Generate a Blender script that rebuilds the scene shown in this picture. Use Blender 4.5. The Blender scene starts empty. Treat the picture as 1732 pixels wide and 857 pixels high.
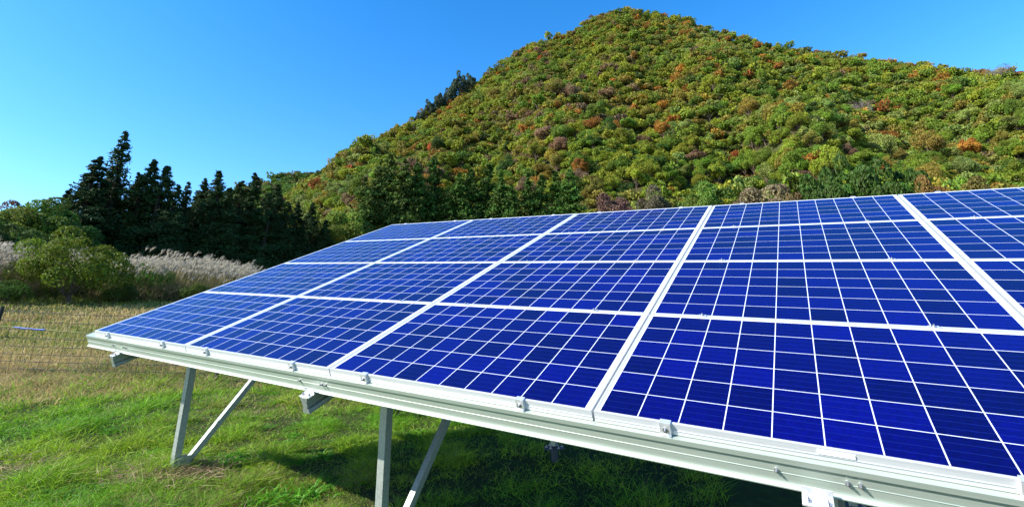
import bpy, math, random
import numpy as np
from mathutils import Matrix, Vector

scn = bpy.context.scene
col = scn.collection
RNG = np.random.default_rng(7)

# ------------------------------------------------------------------ camera
CZ = 1.7184                                  # eye height above the ground under the camera
F = 811.78; PX, PY = 866.0, 278.5            # focal length and principal point, in pixels of a 1732 wide frame
WM = np.array([[0.99964508, -0.02664055, 0.0],
               [0.00852837, 0.32001386, 0.94737448],
               [-0.02523858, -0.94703823, 0.32012748]])     # camera (right, down, forward) -> world
cd = bpy.data.cameras.new('camera'); cam = bpy.data.objects.new('camera', cd); col.objects.link(cam)
xr, yu, zb = WM[:, 0], -WM[:, 1], -WM[:, 2]
cam.matrix_world = Matrix(((xr[0], yu[0], zb[0], 0), (xr[1], yu[1], zb[1], 0), (xr[2], yu[2], zb[2], CZ), (0, 0, 0, 1)))
cd.sensor_fit = 'HORIZONTAL'; cd.sensor_width = 36.0
cd.lens = F / 1732 * 36.0
cd.shift_x = 0.0; cd.shift_y = -(428.5 - PY) / 1732
cd.clip_start = 0.05; cd.clip_end = 3000
scn.camera = cam

# ------------------------------------------------------------------ light
SUN_EL, SUN_AZ = math.radians(34.0), math.radians(-110.0)   # azimuth from +Y, positive to +X
L = Vector((math.sin(SUN_AZ) * math.cos(SUN_EL), math.cos(SUN_AZ) * math.cos(SUN_EL), math.sin(SUN_EL)))
sd = bpy.data.lights.new('sun', 'SUN'); sun = bpy.data.objects.new('sun', sd); col.objects.link(sun)
sd.energy = 5.0; sd.angle = math.radians(0.5); sd.color = (1.0, 0.95, 0.87)
sun.rotation_euler = L.to_track_quat('Z', 'Y').to_euler()

w = bpy.data.worlds.new('World'); scn.world = w; w.use_nodes = True
wn = w.node_tree.nodes; wl = w.node_tree.links
bg = wn['Background']; bg.inputs['Strength'].default_value = 0.12
sky = wn.new('ShaderNodeTexSky'); sky.sky_type = 'NISHITA'; sky.sun_disc = False
sky.sun_elevation = SUN_EL; sky.sun_rotation = SUN_AZ
sky.air_density = 1.0; sky.dust_density = 0.3; sky.ozone_density = 2.0; sky.altitude = 300
hs = wn.new('ShaderNodeHueSaturation'); hs.inputs['Saturation'].default_value = 1.40; hs.inputs['Value'].default_value = 1.45; hs.inputs['Hue'].default_value = 0.503
wl.new(sky.outputs['Color'], hs.inputs['Color']); wl.new(hs.outputs['Color'], bg.inputs['Color'])
scn.view_settings.view_transform = 'Standard'; scn.view_settings.look = 'None'
scn.view_settings.exposure = 1.0; scn.view_settings.gamma = 1.0
scn.view_settings.use_curve_mapping = False
scn.cycles.max_bounces = 6; scn.cycles.diffuse_bounces = 3; scn.cycles.transmission_bounces = 3
scn.cycles.transparent_max_bounces = 4

# ------------------------------------------------------------------ helpers
def ray(x, y):
    d = WM @ np.array([x - PX, y - PY, F]); return d / np.linalg.norm(d)
def azel(x, y):
    d = ray(x, y); return math.atan2(d[0], d[1]), math.asin(d[2])
def polar(az, r): return r * math.sin(az), r * math.cos(az)

def tag(o, label=None, cat=None, group=None, kind=None):
    if label: o['label'] = label
    if cat: o['category'] = cat
    if group: o['group'] = group
    if kind: o['kind'] = kind
    return o
def empty(name, loc=(0, 0, 0), label=None, cat=None, group=None):
    o = bpy.data.objects.new(name, None); o.empty_display_size = 0.2; o.location = loc; col.objects.link(o)
    return tag(o, label, cat, group)
def link(name, me, parent=None, loc=None):
    o = bpy.data.objects.new(name, me); col.objects.link(o)
    if parent: o.parent = parent
    if loc is not None: o.location = loc
    return o
def mesh_np(name, V, F_, mats=(), fcol=None, fval=None, midx=None, smooth=False):
    """V (n,3); F_ either an (m,k) int array or a list of such arrays"""
    V = np.asarray(V, np.float32)
    Fs = F_ if isinstance(F_, list) else [F_]
    Fs = [np.asarray(f, np.int32) for f in Fs if len(f)]
    me = bpy.data.meshes.new(name)
    me.vertices.add(len(V)); me.vertices.foreach_set('co', V.ravel())
    idx = np.concatenate([f.ravel() for f in Fs]); tot = np.concatenate([np.full(len(f), f.shape[1], np.int32) for f in Fs])
    st = np.concatenate([[0], np.cumsum(tot)[:-1]]).astype(np.int32)
    me.loops.add(len(idx)); me.loops.foreach_set('vertex_index', idx)
    me.polygons.add(len(tot)); me.polygons.foreach_set('loop_start', st)
    if midx is not None: me.polygons.foreach_set('material_index', np.asarray(midx, np.int32))
    me.polygons.foreach_set('use_smooth', np.full(len(tot), smooth, bool))
    for m in mats: me.materials.append(m)
    if fcol is not None:
        a = me.attributes.new('col', 'FLOAT_COLOR', 'FACE')
        c = np.c_[fcol, np.ones(len(fcol))].astype(np.float32); a.data.foreach_set('color', c.ravel())
    if fval is not None:
        a = me.attributes.new('tint', 'FLOAT', 'FACE'); a.data.foreach_set('value', np.asarray(fval, np.float32))
    me.update(calc_edges=True)
    return me

class MB:
    """collects simple solids into one mesh"""
    def __init__(s): s.V = []; s.F = []; s.n = 0
    def add(s, V, Fl):
        s.V += [tuple(v) for v in V]; s.F += [tuple(i + s.n for i in f) for f in Fl]; s.n += len(V)
    def box(s, a, b):
        (x0, y0, z0), (x1, y1, z1) = a, b
        s.add([(x0,y0,z0),(x1,y0,z0),(x1,y1,z0),(x0,y1,z0),(x0,y0,z1),(x1,y0,z1),(x1,y1,z1),(x0,y1,z1)],
              [(0,3,2,1),(4,5,6,7),(0,1,5,4),(1,2,6,5),(2,3,7,6),(3,0,4,7)])
    def prism(s, prof, a, b, axis):
        """closed profile swept from a to b along axis 'u' (prof = v,h) or 'v' (prof = u,h)"""
        n = len(prof)
        P = (lambda t, p: (t, p[0], p[1])) if axis == 'u' else (lambda t, p: (p[0], t, p[1]))
        s.add([P(a, p) for p in prof] + [P(b, p) for p in prof],
              [tuple((i, (i + 1) % n, n + (i + 1) % n, n + i)) for i in range(n)] + [tuple(range(n - 1, -1, -1)), tuple(range(n, 2 * n))])
    def tube(s, pts, rad, k=8, cap=True, twist=0.0, up=None):
        pts = [Vector(p) for p in pts]; rings = []
        for i, p in enumerate(pts):
            d = (pts[min(i + 1, len(pts) - 1)] - pts[max(i - 1, 0)]).normalized()
            ref = Vector(up) if up is not None else (Vector((0, 0, 1)) if abs(d.z) < 0.9 else Vector((1, 0, 0)))
            a = d.cross(ref).normalized(); b = a.cross(d).normalized()
            r = rad[i] if hasattr(rad, '__len__') else rad
            rings.append([p + (a * math.cos(twist + 2 * math.pi * j / k) + b * math.sin(twist + 2 * math.pi * j / k)) * r for j in range(k)])
        V = [v for rg in rings for v in rg]; Fl = []
        for i in range(len(pts) - 1):
            for j in range(k):
                Fl.append((i * k + j, i * k + (j + 1) % k, (i + 1) * k + (j + 1) % k, (i + 1) * k + j))
        if cap: Fl += [tuple(range(k - 1, -1, -1)), tuple((len(pts) - 1) * k + j for j in range(k))]
        s.add(V, Fl)
    def build(s, name, mat, parent=None, bevel=0.0, smooth=False, fix=True):
        me = bpy.data.meshes.new(name); me.from_pydata(s.V, [], s.F); me.materials.append(mat)
        if fix:
            import bmesh
            bm = bmesh.new(); bm.from_mesh(me); bmesh.ops.recalc_face_normals(bm, faces=bm.faces)
            if bevel: bmesh.ops.bevel(bm, geom=bm.edges[:], offset=bevel, segments=2, affect='EDGES', profile=0.6)
            bm.to_mesh(me); bm.free()
        if smooth: me.polygons.foreach_set('use_smooth', [True] * len(me.polygons))
        me.update()
        return link(name, me, parent)

# ------------------------------------------------------------------ materials
def newmat(name):
    m = bpy.data.materials.new(name); m.use_nodes = True
    nt = m.node_tree; return m, nt.nodes, nt.links, nt.nodes['Principled BSDF']
def noise_node(n, l, scale, detail=4, vec=None, rough=0.55):
    t = n.new('ShaderNodeTexNoise'); t.inputs['Scale'].default_value = scale; t.inputs['Detail'].default_value = detail
    t.inputs['Roughness'].default_value = rough
    if vec is not None: l.new(vec, t.inputs['Vector'])
    return t
def ramp(n, l, src, stops):
    r = n.new('ShaderNodeValToRGB'); e = r.color_ramp.elements
    while len(e) > 1: e.remove(e[-1])
    e[0].position = stops[0][0]; e[0].color = (*stops[0][1], 1)
    for p, c in stops[1:]:
        x = e.new(p); x.color = (*c, 1)
    l.new(src, r.inputs['Fac']); return r
def M_metal(name, base, metallic, rough, var=0.12, scale=6.0, streak=(1, 30, 30)):
    m, n, l, b = newmat(name)
    tc = n.new('ShaderNodeTexCoord'); mp = n.new('ShaderNodeMapping'); mp.inputs['Scale'].default_value = streak
    l.new(tc.outputs['Object'], mp.inputs['Vector'])
    t = noise_node(n, l, scale, 5, mp.outputs['Vector'])
    r = ramp(n, l, t.outputs['Fac'], [(0.3, tuple(c * (1 - var) for c in base)), (0.7, tuple(min(1, c * (1 + var * .4)) for c in base))])
    l.new(r.outputs['Color'], b.inputs['Base Color'])
    rr = n.new('ShaderNodeMapRange'); rr.inputs['To Min'].default_value = rough - .06; rr.inputs['To Max'].default_value = rough + .1
    l.new(t.outputs['Fac'], rr.inputs['Value']); l.new(rr.outputs['Result'], b.inputs['Roughness'])
    b.inputs['Metallic'].default_value = metallic
    return m
MAT = {}
MAT['frame'] = M_metal('panel_frame_aluminium', (0.64, 0.65, 0.66), 0.35, 0.36, 0.08, 3.0)
MAT['purlin'] = M_metal('purlin_steel', (0.43, 0.485, 0.41), 0.4, 0.42, 0.10, 2.5)
MAT['galv'] = M_metal('galvanised_steel', (0.34, 0.37, 0.34), 0.5, 0.42, 0.2, 9.0, (6, 6, 6))
MAT['screw'] = M_metal('dull_screw_steel', (0.055, 0.065, 0.09), 0.3, 0.6, 0.25, 9.0, (6, 6, 6))
MAT['clamp'] = M_metal('clamp_aluminium', (0.80, 0.80, 0.80), 0.6, 0.35, 0.1, 9.0, (5, 5, 5))
MAT['bolt'] = M_metal('bolt_steel', (0.50, 0.50, 0.52), 0.9, 0.35, 0.2, 20.0, (5, 5, 5))
def M_plain(name, base, rough=0.6, var=0.15, scale=8.0, spec=0.3):
    m, n, l, b = newmat(name)
    tc = n.new('ShaderNodeTexCoord'); t = noise_node(n, l, scale, 4, tc.outputs['Object'])
    r = ramp(n, l, t.outputs['Fac'], [(0.3, tuple(c * (1 - var) for c in base)), (0.7, tuple(min(1, c * (1 + var)) for c in base))])
    l.new(r.outputs['Color'], b.inputs['Base Color']); b.inputs['Roughness'].default_value = rough
    b.inputs['Specular IOR Level'].default_value = spec
    return m
MAT['black_plastic'] = M_plain('black_plastic', (0.015, 0.015, 0.016), 0.45, 0.2, 20)
MAT['sticker'] = M_plain('white_sticker', (0.82, 0.82, 0.82), 0.4, 0.03, 30)
MAT['junction'] = M_plain('junction_box_black', (0.02, 0.02, 0.02), 0.5)
MAT['backsheet'] = M_plain('white_backsheet', (0.75, 0.76, 0.78), 0.55, 0.04)
MAT['post_wood'] = M_plain('dark_weathered_post', (0.035, 0.032, 0.028), 0.8, 0.4, 14)
MAT['wire'] = M_plain('rusty_wire', (0.022, 0.018, 0.014), 0.6, 0.3, 6)
MAT['cord'] = M_plain('yellow_green_cord', (0.16, 0.17, 0.03), 0.7, 0.3, 12)
MAT['blue_ribbon'] = M_plain('blue_ribbon', (0.03, 0.10, 0.38), 0.6, 0.15, 12)
MAT['bark'] = M_plain('bark', (0.10, 0.075, 0.055), 0.9, 0.5, 3.0, 0.15)
MAT['bark_dark'] = M_plain('conifer_bark', (0.035, 0.024, 0.018), 0.9, 0.5, 3.0, 0.1)
MAT['bark_grey'] = M_plain('grey_bark', (0.22, 0.19, 0.17), 0.9, 0.4, 3.0, 0.15)

def M_cells():
    """polycrystalline cells, 10 x 6, printed under glass; object coordinates are metres from the panel corner"""
    m, n, l, b = newmat('solar_cells')
    tc = n.new('ShaderNodeTexCoord'); sp = n.new('ShaderNodeSeparateXYZ'); l.new(tc.outputs['Object'], sp.inputs[0])
    def math_(op, a, b_=None, c=None):
        x = n.new('ShaderNodeMath'); x.operation = op
        for i, v in enumerate((a, b_, c)):
            if v is None: continue
            if isinstance(v, (int, float)): x.inputs[i].default_value = v
            else: l.new(v, x.inputs[i])
        return x.outputs[0]
    P = 0.1595; U0 = (1.65 - 10 * P) / 2; V0 = (0.99 - 6 * P) / 2
    cu = math_('DIVIDE', math_('SUBTRACT', sp.outputs['X'], U0), P)
    cv = math_('DIVIDE', math_('SUBTRACT', sp.outputs['Y'], V0), P)
    fu = math_('FRACT', cu); fv = math_('FRACT', cv)
    iu = math_('FLOOR', cu); iv = math_('FLOOR', cv)
    HG = 0.0128
    du = math_('MINIMUM', fu, math_('SUBTRACT', 1.0, fu)); dv = math_('MINIMUM', fv, math_('SUBTRACT', 1.0, fv))
    ins = math_('MULTIPLY', math_('GREATER_THAN', du, HG), math_('GREATER_THAN', dv, HG * 0.9))
    rng_u = math_('MULTIPLY', math_('GREATER_THAN', cu, 0.0), math_('LESS_THAN', cu, 10.0))
    rng_v = math_('MULTIPLY', math_('GREATER_THAN', cv, 0.0), math_('LESS_THAN', cv, 6.0))
    cell = math_('MULTIPLY', ins, math_('MULTIPLY', rng_u, rng_v))
    # busbars, three per cell, running along the long side
    bf = math_('ABSOLUTE', math_('SUBTRACT', math_('FRACT', math_('MULTIPLY', fv, 4.0)), 0.5))
    bus = math_('LESS_THAN', math_('ABSOLUTE', math_('SUBTRACT', math_('FRACT', math_('ADD', math_('MULTIPLY', fv, 4.0), 0.5)), 0.5)), 0.022)
    # per cell brightness
    oi = n.new('ShaderNodeObjectInfo')
    cx = n.new('ShaderNodeCombineXYZ'); l.new(iu, cx.inputs[0]); l.new(iv, cx.inputs[1]); l.new(math_('MULTIPLY', oi.outputs['Random'], 57.0), cx.inputs[2])
    wn_ = n.new('ShaderNodeTexWhiteNoise'); wn_.noise_dimensions = '3D'; l.new(cx.outputs[0], wn_.inputs['Vector'])
    vo = n.new('ShaderNodeTexVoronoi'); vo.inputs['Scale'].default_value = 95.0
    l.new(tc.outputs['Object'], vo.inputs['Vector'])
    sx = n.new('ShaderNodeSeparateColor'); l.new(vo.outputs['Color'], sx.inputs[0])
    br = math_('ADD', math_('MULTIPLY', wn_.outputs['Value'], 0.34), math_('MULTIPLY', sx.outputs[0], 0.16))
    cr = ramp(n, l, br, [(0.0, (0.0008, 0.0003, 0.040)), (0.25, (0.0011, 0.0006, 0.082)), (0.5, (0.0018, 0.0015, 0.145))])
    mb = n.new('ShaderNodeMixRGB'); mb.inputs['Color2'].default_value = (0.008, 0.020, 0.17, 1)
    l.new(math_('MULTIPLY', bus, 0.8), mb.inputs['Fac']); l.new(cr.outputs['Color'], mb.inputs['Color1'])
    mx = n.new('ShaderNodeMixRGB'); mx.inputs['Color1'].default_value = (0.62, 0.66, 0.72, 1)
    l.new(cell, mx.inputs['Fac']); l.new(mb.outputs['Color'], mx.inputs['Color2'])
    l.new(mx.outputs['Color'], b.inputs['Base Color'])
    b.inputs['Roughness'].default_value = 0.35; b.inputs['Specular IOR Level'].default_value = 0.06
    b.inputs['Coat Weight'].default_value = 0.48; b.inputs['Coat IOR'].default_value = 1.32
    dn = noise_node(n, l, 2.3, 6, tc.outputs['Object']); dr = n.new('ShaderNodeMapRange'); dr.inputs['To Min'].default_value = 0.03; dr.inputs['To Max'].default_value = 0.13
    l.new(dn.outputs['Fac'], dr.inputs['Value']); l.new(dr.outputs['Result'], b.inputs['Coat Roughness'])
    return m
MAT['cells'] = M_cells()

def M_leaf(name, attr=None, rough=0.6, transl=0.25, spec=0.25, var=0.55):
    """leaf colour from the object's own colour (attr None) or from a per-leaf colour attribute"""
    m, n, l, b = newmat(name)
    if attr:
        a = n.new('ShaderNodeAttribute'); a.attribute_name = attr; src = a.outputs['Color']
    else:
        oi = n.new('ShaderNodeObjectInfo'); t = n.new('ShaderNodeAttribute'); t.attribute_name = 'tint'
        h = n.new('ShaderNodeHueSaturation'); l.new(oi.outputs['Color'], h.inputs['Color'])
        mr = n.new('ShaderNodeMapRange'); mr.inputs['To Min'].default_value = 1 - var; mr.inputs['To Max'].default_value = 1 + var
        l.new(t.outputs['Fac'], mr.inputs['Value']); l.new(mr.outputs['Result'], h.inputs['Value'])
        mh = n.new('ShaderNodeMapRange'); mh.inputs['To Min'].default_value = 0.468; mh.inputs['To Max'].default_value = 0.532
        l.new(t.outputs['Fac'], mh.inputs['Value']); l.new(mh.outputs['Result'], h.inputs['Hue'])
        src = h.outputs['Color']
    l.new(src, b.inputs['Base Color']); b.inputs['Roughness'].default_value = rough; b.inputs['Specular IOR Level'].default_value = spec
    tr = n.new('ShaderNodeBsdfTranslucent'); l.new(src, tr.inputs['Color'])
    ms = n.new('ShaderNodeMixShader'); ms.inputs['Fac'].default_value = transl
    out = n['Material Output']
    l.new(b.outputs[0], ms.inputs[1]); l.new(tr.outputs[0], ms.inputs[2]); l.new(ms.outputs[0], out.inputs['Surface'])
    return m
MAT['leaf'] = M_leaf('leaf_by_tree', None, 0.6, 0.36)
MAT['leaf_attr'] = M_leaf('leaf_by_attribute', 'col', 0.6, 0.36)
MAT['needle'] = M_leaf('conifer_needles', None, 0.7, 0.12, 0.15, 0.4)
MAT['blade'] = M_leaf('grass_blades', 'col', 0.55, 0.4, 0.3)

def M_ground():
    m, n, l, b = newmat('field_soil_and_thatch')
    g = n.new('ShaderNodeNewGeometry')
    t1 = noise_node(n, l, 0.5, 5, g.outputs['Position']); t2 = noise_node(n, l, 9.0, 6, g.outputs['Position'])
    mx = n.new('ShaderNodeMixRGB'); mx.inputs['Fac'].default_value = 0.5
    l.new(t1.outputs['Fac'], mx.inputs['Color1']); l.new(t2.outputs['Fac'], mx.inputs['Color2'])
    r = ramp(n, l, mx.outputs['Color'], [(0.32, (0.022, 0.018, 0.010)), (0.45, (0.040, 0.040, 0.014)), (0.55, (0.035, 0.055, 0.010)), (0.68, (0.09, 0.065, 0.03))])
    l.new(r.outputs['Color'], b.inputs['Base Color']); b.inputs['Roughness'].default_value = 0.95; b.inputs['Specular IOR Level'].default_value = 0.1
    bp = n.new('ShaderNodeBump'); bp.inputs['Strength'].default_value = 0.8; bp.inputs['Distance'].default_value = 0.05
    l.new(t2.outputs['Fac'], bp.inputs['Height']); l.new(bp.outputs[0], b.inputs['Normal'])
    return m
MAT['ground'] = M_ground()
def M_hill():
    m, n, l, b = newmat('forest_floor')
    g = n.new('ShaderNodeNewGeometry'); t1 = noise_node(n, l, 0.12, 6, g.outputs['Position'])
    r = ramp(n, l, t1.outputs['Fac'], [(0.35, (0.025, 0.03, 0.012)), (0.5, (0.06, 0.05, 0.022)), (0.65, (0.05, 0.065, 0.018))])
    l.new(r.outputs['Color'], b.inputs['Base Color']); b.inputs['Roughness'].default_value = 0.95; b.inputs['Specular IOR Level'].default_value = 0.05
    return m
MAT['hill'] = M_hill()

# ------------------------------------------------------------------ terrain
def sines(x, y, seed, f0, octs=4, gain=0.5):
    r = np.random.default_rng(seed); v = np.zeros_like(np.asarray(x, float)); a = 1.0; f = f0; tot = 0
    for _ in range(octs):
        for _ in range(3):
            th, ph = r.uniform(0, 2 * math.pi, 2)
            v = v + a * np.sin(f * (x * math.cos(th) + y * math.sin(th)) + ph)
        tot += 3 * a; a *= gain; f *= 1.9
    return v / tot * 2.0
def base_ground(x, y):
    x = np.asarray(x, float); y = np.asarray(y, float); r = np.hypot(x, y) + 1e-9
    k = np.minimum(1, 45 / r)
    z = (-0.0544 * x + 0.07 * y) * k
    az = np.arctan2(x, y); wgt = np.clip((0.2 - az) / 0.6, 0, 1) * (np.abs(az) < 1.6)
    z = z + wgt * 0.0020 * np.clip(r - 10.5, 0, 22) ** 2
    z = z + 0.035 * sines(x, y, 3, 1.1, 3) * np.clip((r - 1) / 3, 0, 1)
    return z
OUT = [(430, 375), (470, 353), (500, 327), (540, 303), (600, 266), (650, 236), (700, 206), (750, 181), (800, 150), (850, 108), (900, 79), (960, 57),
       (1000, 32), (1030, 19), (1060, 16), (1100, 20), (1130, 27), (1160, 39), (1200, 60), (1250, 73), (1300, 87), (1350, 92), (1400, 100), (1450, 108),
       (1500, 116), (1550, 124), (1600, 133), (1650, 141), (1732, 146), (1850, 160), (2050, 190)]
OA = np.array([azel(p[0], p[1] + (7 if 950 < p[0] < 1150 else (3 if p[0] < 951 else -3))) for p in OUT])
az_t = np.concatenate([[-1.3, -0.75, -0.62], OA[:, 0], [1.3, 1.8]])
el_t = np.concatenate([[0.08, 0.10, 0.10], OA[:, 1], [0.12, 0.05]])
def ridge_r(az):
    return np.interp(az, [-1.0, -0.5, -0.22, 0.0, 0.28, 0.6, 0.9, 1.3], [250, 280, 350, 405, 450, 440, 430, 380])
R0 = 108.0
def hill_z(x, y):
    """world height for r >= R0"""
    x = np.asarray(x, float); y = np.asarray(y, float); r = np.hypot(x, y); az = np.arctan2(x, y)
    r1 = ridge_r(az); z1 = CZ + r1 * np.tan(np.interp(az, az_t, el_t))
    zb_ = base_ground(np.sin(az) * R0, np.cos(az) * R0)
    t = np.clip((r - R0) / (r1 - R0), 0, 1.0)
    f = t * (0.80 + 0.20 * t)
    z = zb_ + (z1 - zb_) * f
    env = np.clip(t * 4, 0, 1) * np.clip((1 - t) * 3, 0, 1)
    z = z + env * np.clip((z1 - 25) / 80, 0, 1) * (17.0 * sines(az * 60, r * 0.07, 11, 0.30, 3) + 4.0 * sines(x, y, 12, 0.05, 3))
    z = z - np.clip(r - r1, 0, 1e9) * 0.55
    return np.maximum(z, -3)
def terrain(x, y):
    r = np.hypot(x, y); return np.where(r < R0, base_ground(x, y), hill_z(x, y))

def polar_grid(name, rs, azs, fn, mat, closed=False):
    A, R = np.meshgrid(azs, rs); X = R * np.sin(A); Y = R * np.cos(A); Z = fn(X, Y)
    V = np.c_[X.ravel(), Y.ravel(), Z.ravel()]; nr, na = A.shape
    i, j = np.meshgrid(np.arange(nr - 1), np.arange(na - (0 if closed else 1)), indexing='ij')
    j2 = (j + 1) % na
    Fq = np.stack([i * na + j, i * na + j2, (i + 1) * na + j2, (i + 1) * na + j], -1).reshape(-1, 4)[:, ::-1]
    return link(name, mesh_np(name, V, Fq, [mat], smooth=True))
rs = np.concatenate([[0.02], np.geomspace(0.4, R0, 110)])
g = polar_grid('ground', rs, np.linspace(-math.pi, math.pi, 241)[:-1], base_ground, MAT['ground'], True); tag(g, kind='structure')
h = polar_grid('hill', np.linspace(R0, 640, 110), np.linspace(-1.75, 1.75, 280), hill_z, MAT['hill']); tag(h, kind='structure')
# distant plain all round, so the ground reaches the horizon behind the camera
pl = polar_grid('plain', np.array([R0 - 0.5, 140, 400, 1500]), np.concatenate([np.linspace(1.75, 2 * math.pi - 1.75, 60)]),
                lambda x, y: base_ground(np.sin(np.arctan2(x, y)) * R0, np.cos(np.arctan2(x, y)) * R0) - 0.01, MAT['ground']); tag(pl, kind='structure')

# far blue-green ridge that shows left of the hill
FAZ = [azel(x, y) for x, y in ((330, 352), (400, 330), (440, 312), (470, 305), (510, 302), (560, 300), (640, 305))]
fa = np.array([p[0] for p in FAZ]); fe = np.array([p[1] for p in FAZ])
FR = 640.0
def far_z(x, y):
    r = np.hypot(x, y); az = np.arctan2(x, y); e = np.interp(az, np.r_[fa[0] - .1, fa, fa[-1] + .1], np.r_[0.06, fe, 0.1])
    t = np.clip((r - 430) / (FR - 430), 0, 1)
    return np.maximum(-5 + (CZ + FR * np.tan(e) + 5) * t ** 0.9 - np.clip(r - FR, 0, 1e9) * 0.6 + t * (1 - t) * 40 * sines(az * 90, r * .02, 21, .5, 3), -6)
fh = polar_grid('far_hill', np.linspace(425, 760, 50), np.linspace(fa[0] - .1, fa[-1] + .1, 60), far_z, MAT['hill']); tag(fh, kind='structure')

# ------------------------------------------------------------------ solar array frame of reference
U = np.array([0.86038223, -0.5029986, -0.08206594]); V_ = np.array([0.49094904, 0.77477816, 0.39835642])
N = np.array([-0.13678982, -0.38302898, 0.91355205]); O = np.array([-3.97695395, 4.74289736, 0.06618518 + CZ])
V_ = V_ - U * (U @ V_); V_ /= np.linalg.norm(V_); N = np.cross(U, V_)
def rackmat(o): return Matrix(((U[0], V_[0], N[0], o[0]), (U[1], V_[1], N[1], o[1]), (U[2], V_[2], N[2], o[2]), (0, 0, 0, 1)))
def W(u, v, hh): return O + U * u + V_ * v + N * hh
def loc(p):
    d = np.asarray(p, float) - O; return np.array([d @ U, d @ V_, d @ N])
NC, NR = 5, 4
PU, PV = 1.66, 1.0

# ------------------------------------------------------------------ solar panels
def panel_parts():
    fr = MB(); a, b, wd, hh, q = 0.005, 1.655, 0.011, 0.045, 0.995
    v0 = 0.005
    fr.box((a, v0, -hh), (b, v0 + wd, 0)); fr.box((a, q - wd, -hh), (b, q, 0))
    fr.box((a, v0 + wd, -hh), (a + wd, q - wd, 0)); fr.box((b - wd, v0 + wd, -hh), (b, q - wd, 0))
    # raised rib half way down the outer faces
    fr.box((a + .001, v0 - .0022, -.028), (b - .001, v0, -.0255)); 
    gl = MB(); gl.box((0.016 + 0.0003, 0.016 + .0003, -0.006), (1.644 - .0003, 0.984 - .0003, -0.0018))
    jb = MB(); jb.box((0.77, 0.88, -0.032), (0.89, 0.96, -0.0065))
    return fr, gl, jb
def copy_tree(src, children, mat, label):
    r = src.copy(); col.objects.link(r); r.matrix_world = mat; r['label'] = label
    for c in children:
        d = c.copy(); col.objects.link(d); d.parent = r
    return r
rowname = ['bottom row', 'second row from bottom', 'third row from bottom', 'top row']
colname = ['at the left end', 'second from the left', 'third from the left', 'fourth from the left', 'rightmost']
proto = kids = None
for r_ in range(NR):
    for c_ in range(NC):
        lb = 'blue solar panel in the %s, %s' % (rowname[r_], colname[c_])
        mw = rackmat(W(c_ * PU, r_ * PV, 0))
        if proto is None:
            proto = empty('solar_panel', (0, 0, 0), lb, 'solar panel', 'solar panels on the tilted rack'); proto.matrix_world = mw
            fr, gl, jb = panel_parts()
            kids = [fr.build('frame', MAT['frame'], proto, bevel=0.0008), gl.build('cell_sheet', MAT['cells'], proto), jb.build('junction_box', MAT['junction'], proto, bevel=.003)]
            # shift: the object coordinates used by the cell pattern start at the panel corner
        else:
            p2 = copy_tree(proto, kids, mw, lb)
            if (c_, r_) == (3, 0):
                st = MB(); st.box((0.80, 0.0015, -0.0215), (0.905, 0.0048, -0.0085)); st.build('sticker', MAT['sticker'], p2)
            if (c_, r_) == (2, 0): pass

# ------------------------------------------------------------------ mounting rack
rack = empty('panel_mounting_rack', (0, 0, 0), 'pale steel mounting rack on posts carrying the blue solar panels', 'mounting rack')
rack.matrix_world = rackmat(O)
PUR = [(-.018, -.0475), (.060, -.0475), (.060, -.0510), (.004, -.0510), (.004, -.1490), (.060, -.1490), (.060, -.1540), (-.024, -.1540), (-.0245, -.1500),
       (-.0225, -.1490), (-.0180, -.1465), (-.0135, -.1425), (-.0110, -.1370), (-.010, -.1310), (-.010, -.1095), (-.0112, -.1080), (-.0112, -.1062), (-.010, -.1048),
       (-.010, -.0670), (-.0175, -.0670)]
UEND = NC * PU + 0.12
for r_ in range(NR + 1):
    v = r_ * PV
    prof = PUR if r_ < NR else [(-p[0], p[1]) for p in PUR][::-1]
    mb = MB(); mb.prism([(p[0] + v, p[1]) for p in prof], -0.155, UEND, 'u'); mb.build('purlin', MAT['purlin'], rack)
RAFT_U = [0.535, 3.155, 5.765]
RP = [(-.030, -.1565), (.030, -.1565), (.030, -.1750), (.022, -.1780), (.022, -.2150), (.012, -.2175), (.012, -.2235), (.026, -.2265), (.030, -.2450), (.030, -.2520),
      (-.030, -.2520), (-.030, -.2450), (-.026, -.2265), (-.012, -.2235), (-.012, -.2175), (-.022, -.2150), (-.022, -.1780), (-.030, -.1750)]
def sq_tube(mb, a, b, half, ref):
    a = np.array(a); b = np.array(b); d = (b - a) / np.linalg.norm(b - a); ref = np.array(ref, float); ref -= d * (ref @ d); ref /= np.linalg.norm(ref); s = np.cross(d, ref)
    P = [loc(p + half * (sx * ref + sy * s)) for p in (a, b) for sx, sy in ((1, 1), (-1, 1), (-1, -1), (1, -1))]
    mb.add(P, [(0, 1, 2, 3), (7, 6, 5, 4), (0, 4, 5, 1), (1, 5, 6, 2), (2, 6, 7, 3), (3, 7, 4, 0)])
UH = np.array([U[0], U[1], 0]); UH /= np.linalg.norm(UH)
def hexbolt(p, r, hgt, parent, axis=(0, 0, 1)):
    mb = MB(); a = Vector(axis).normalized(); p = Vector(p)
    mb.tube([p, p + a * hgt * .35], r * 1.7, 12); mb.tube([p + a * hgt * .35, p + a * hgt], r, 6); mb.tube([p + a * hgt, p + a * (hgt + r * 1.0)], r * .5, 8)
    return mb.build('bolt', MAT['bolt'], parent)
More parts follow.
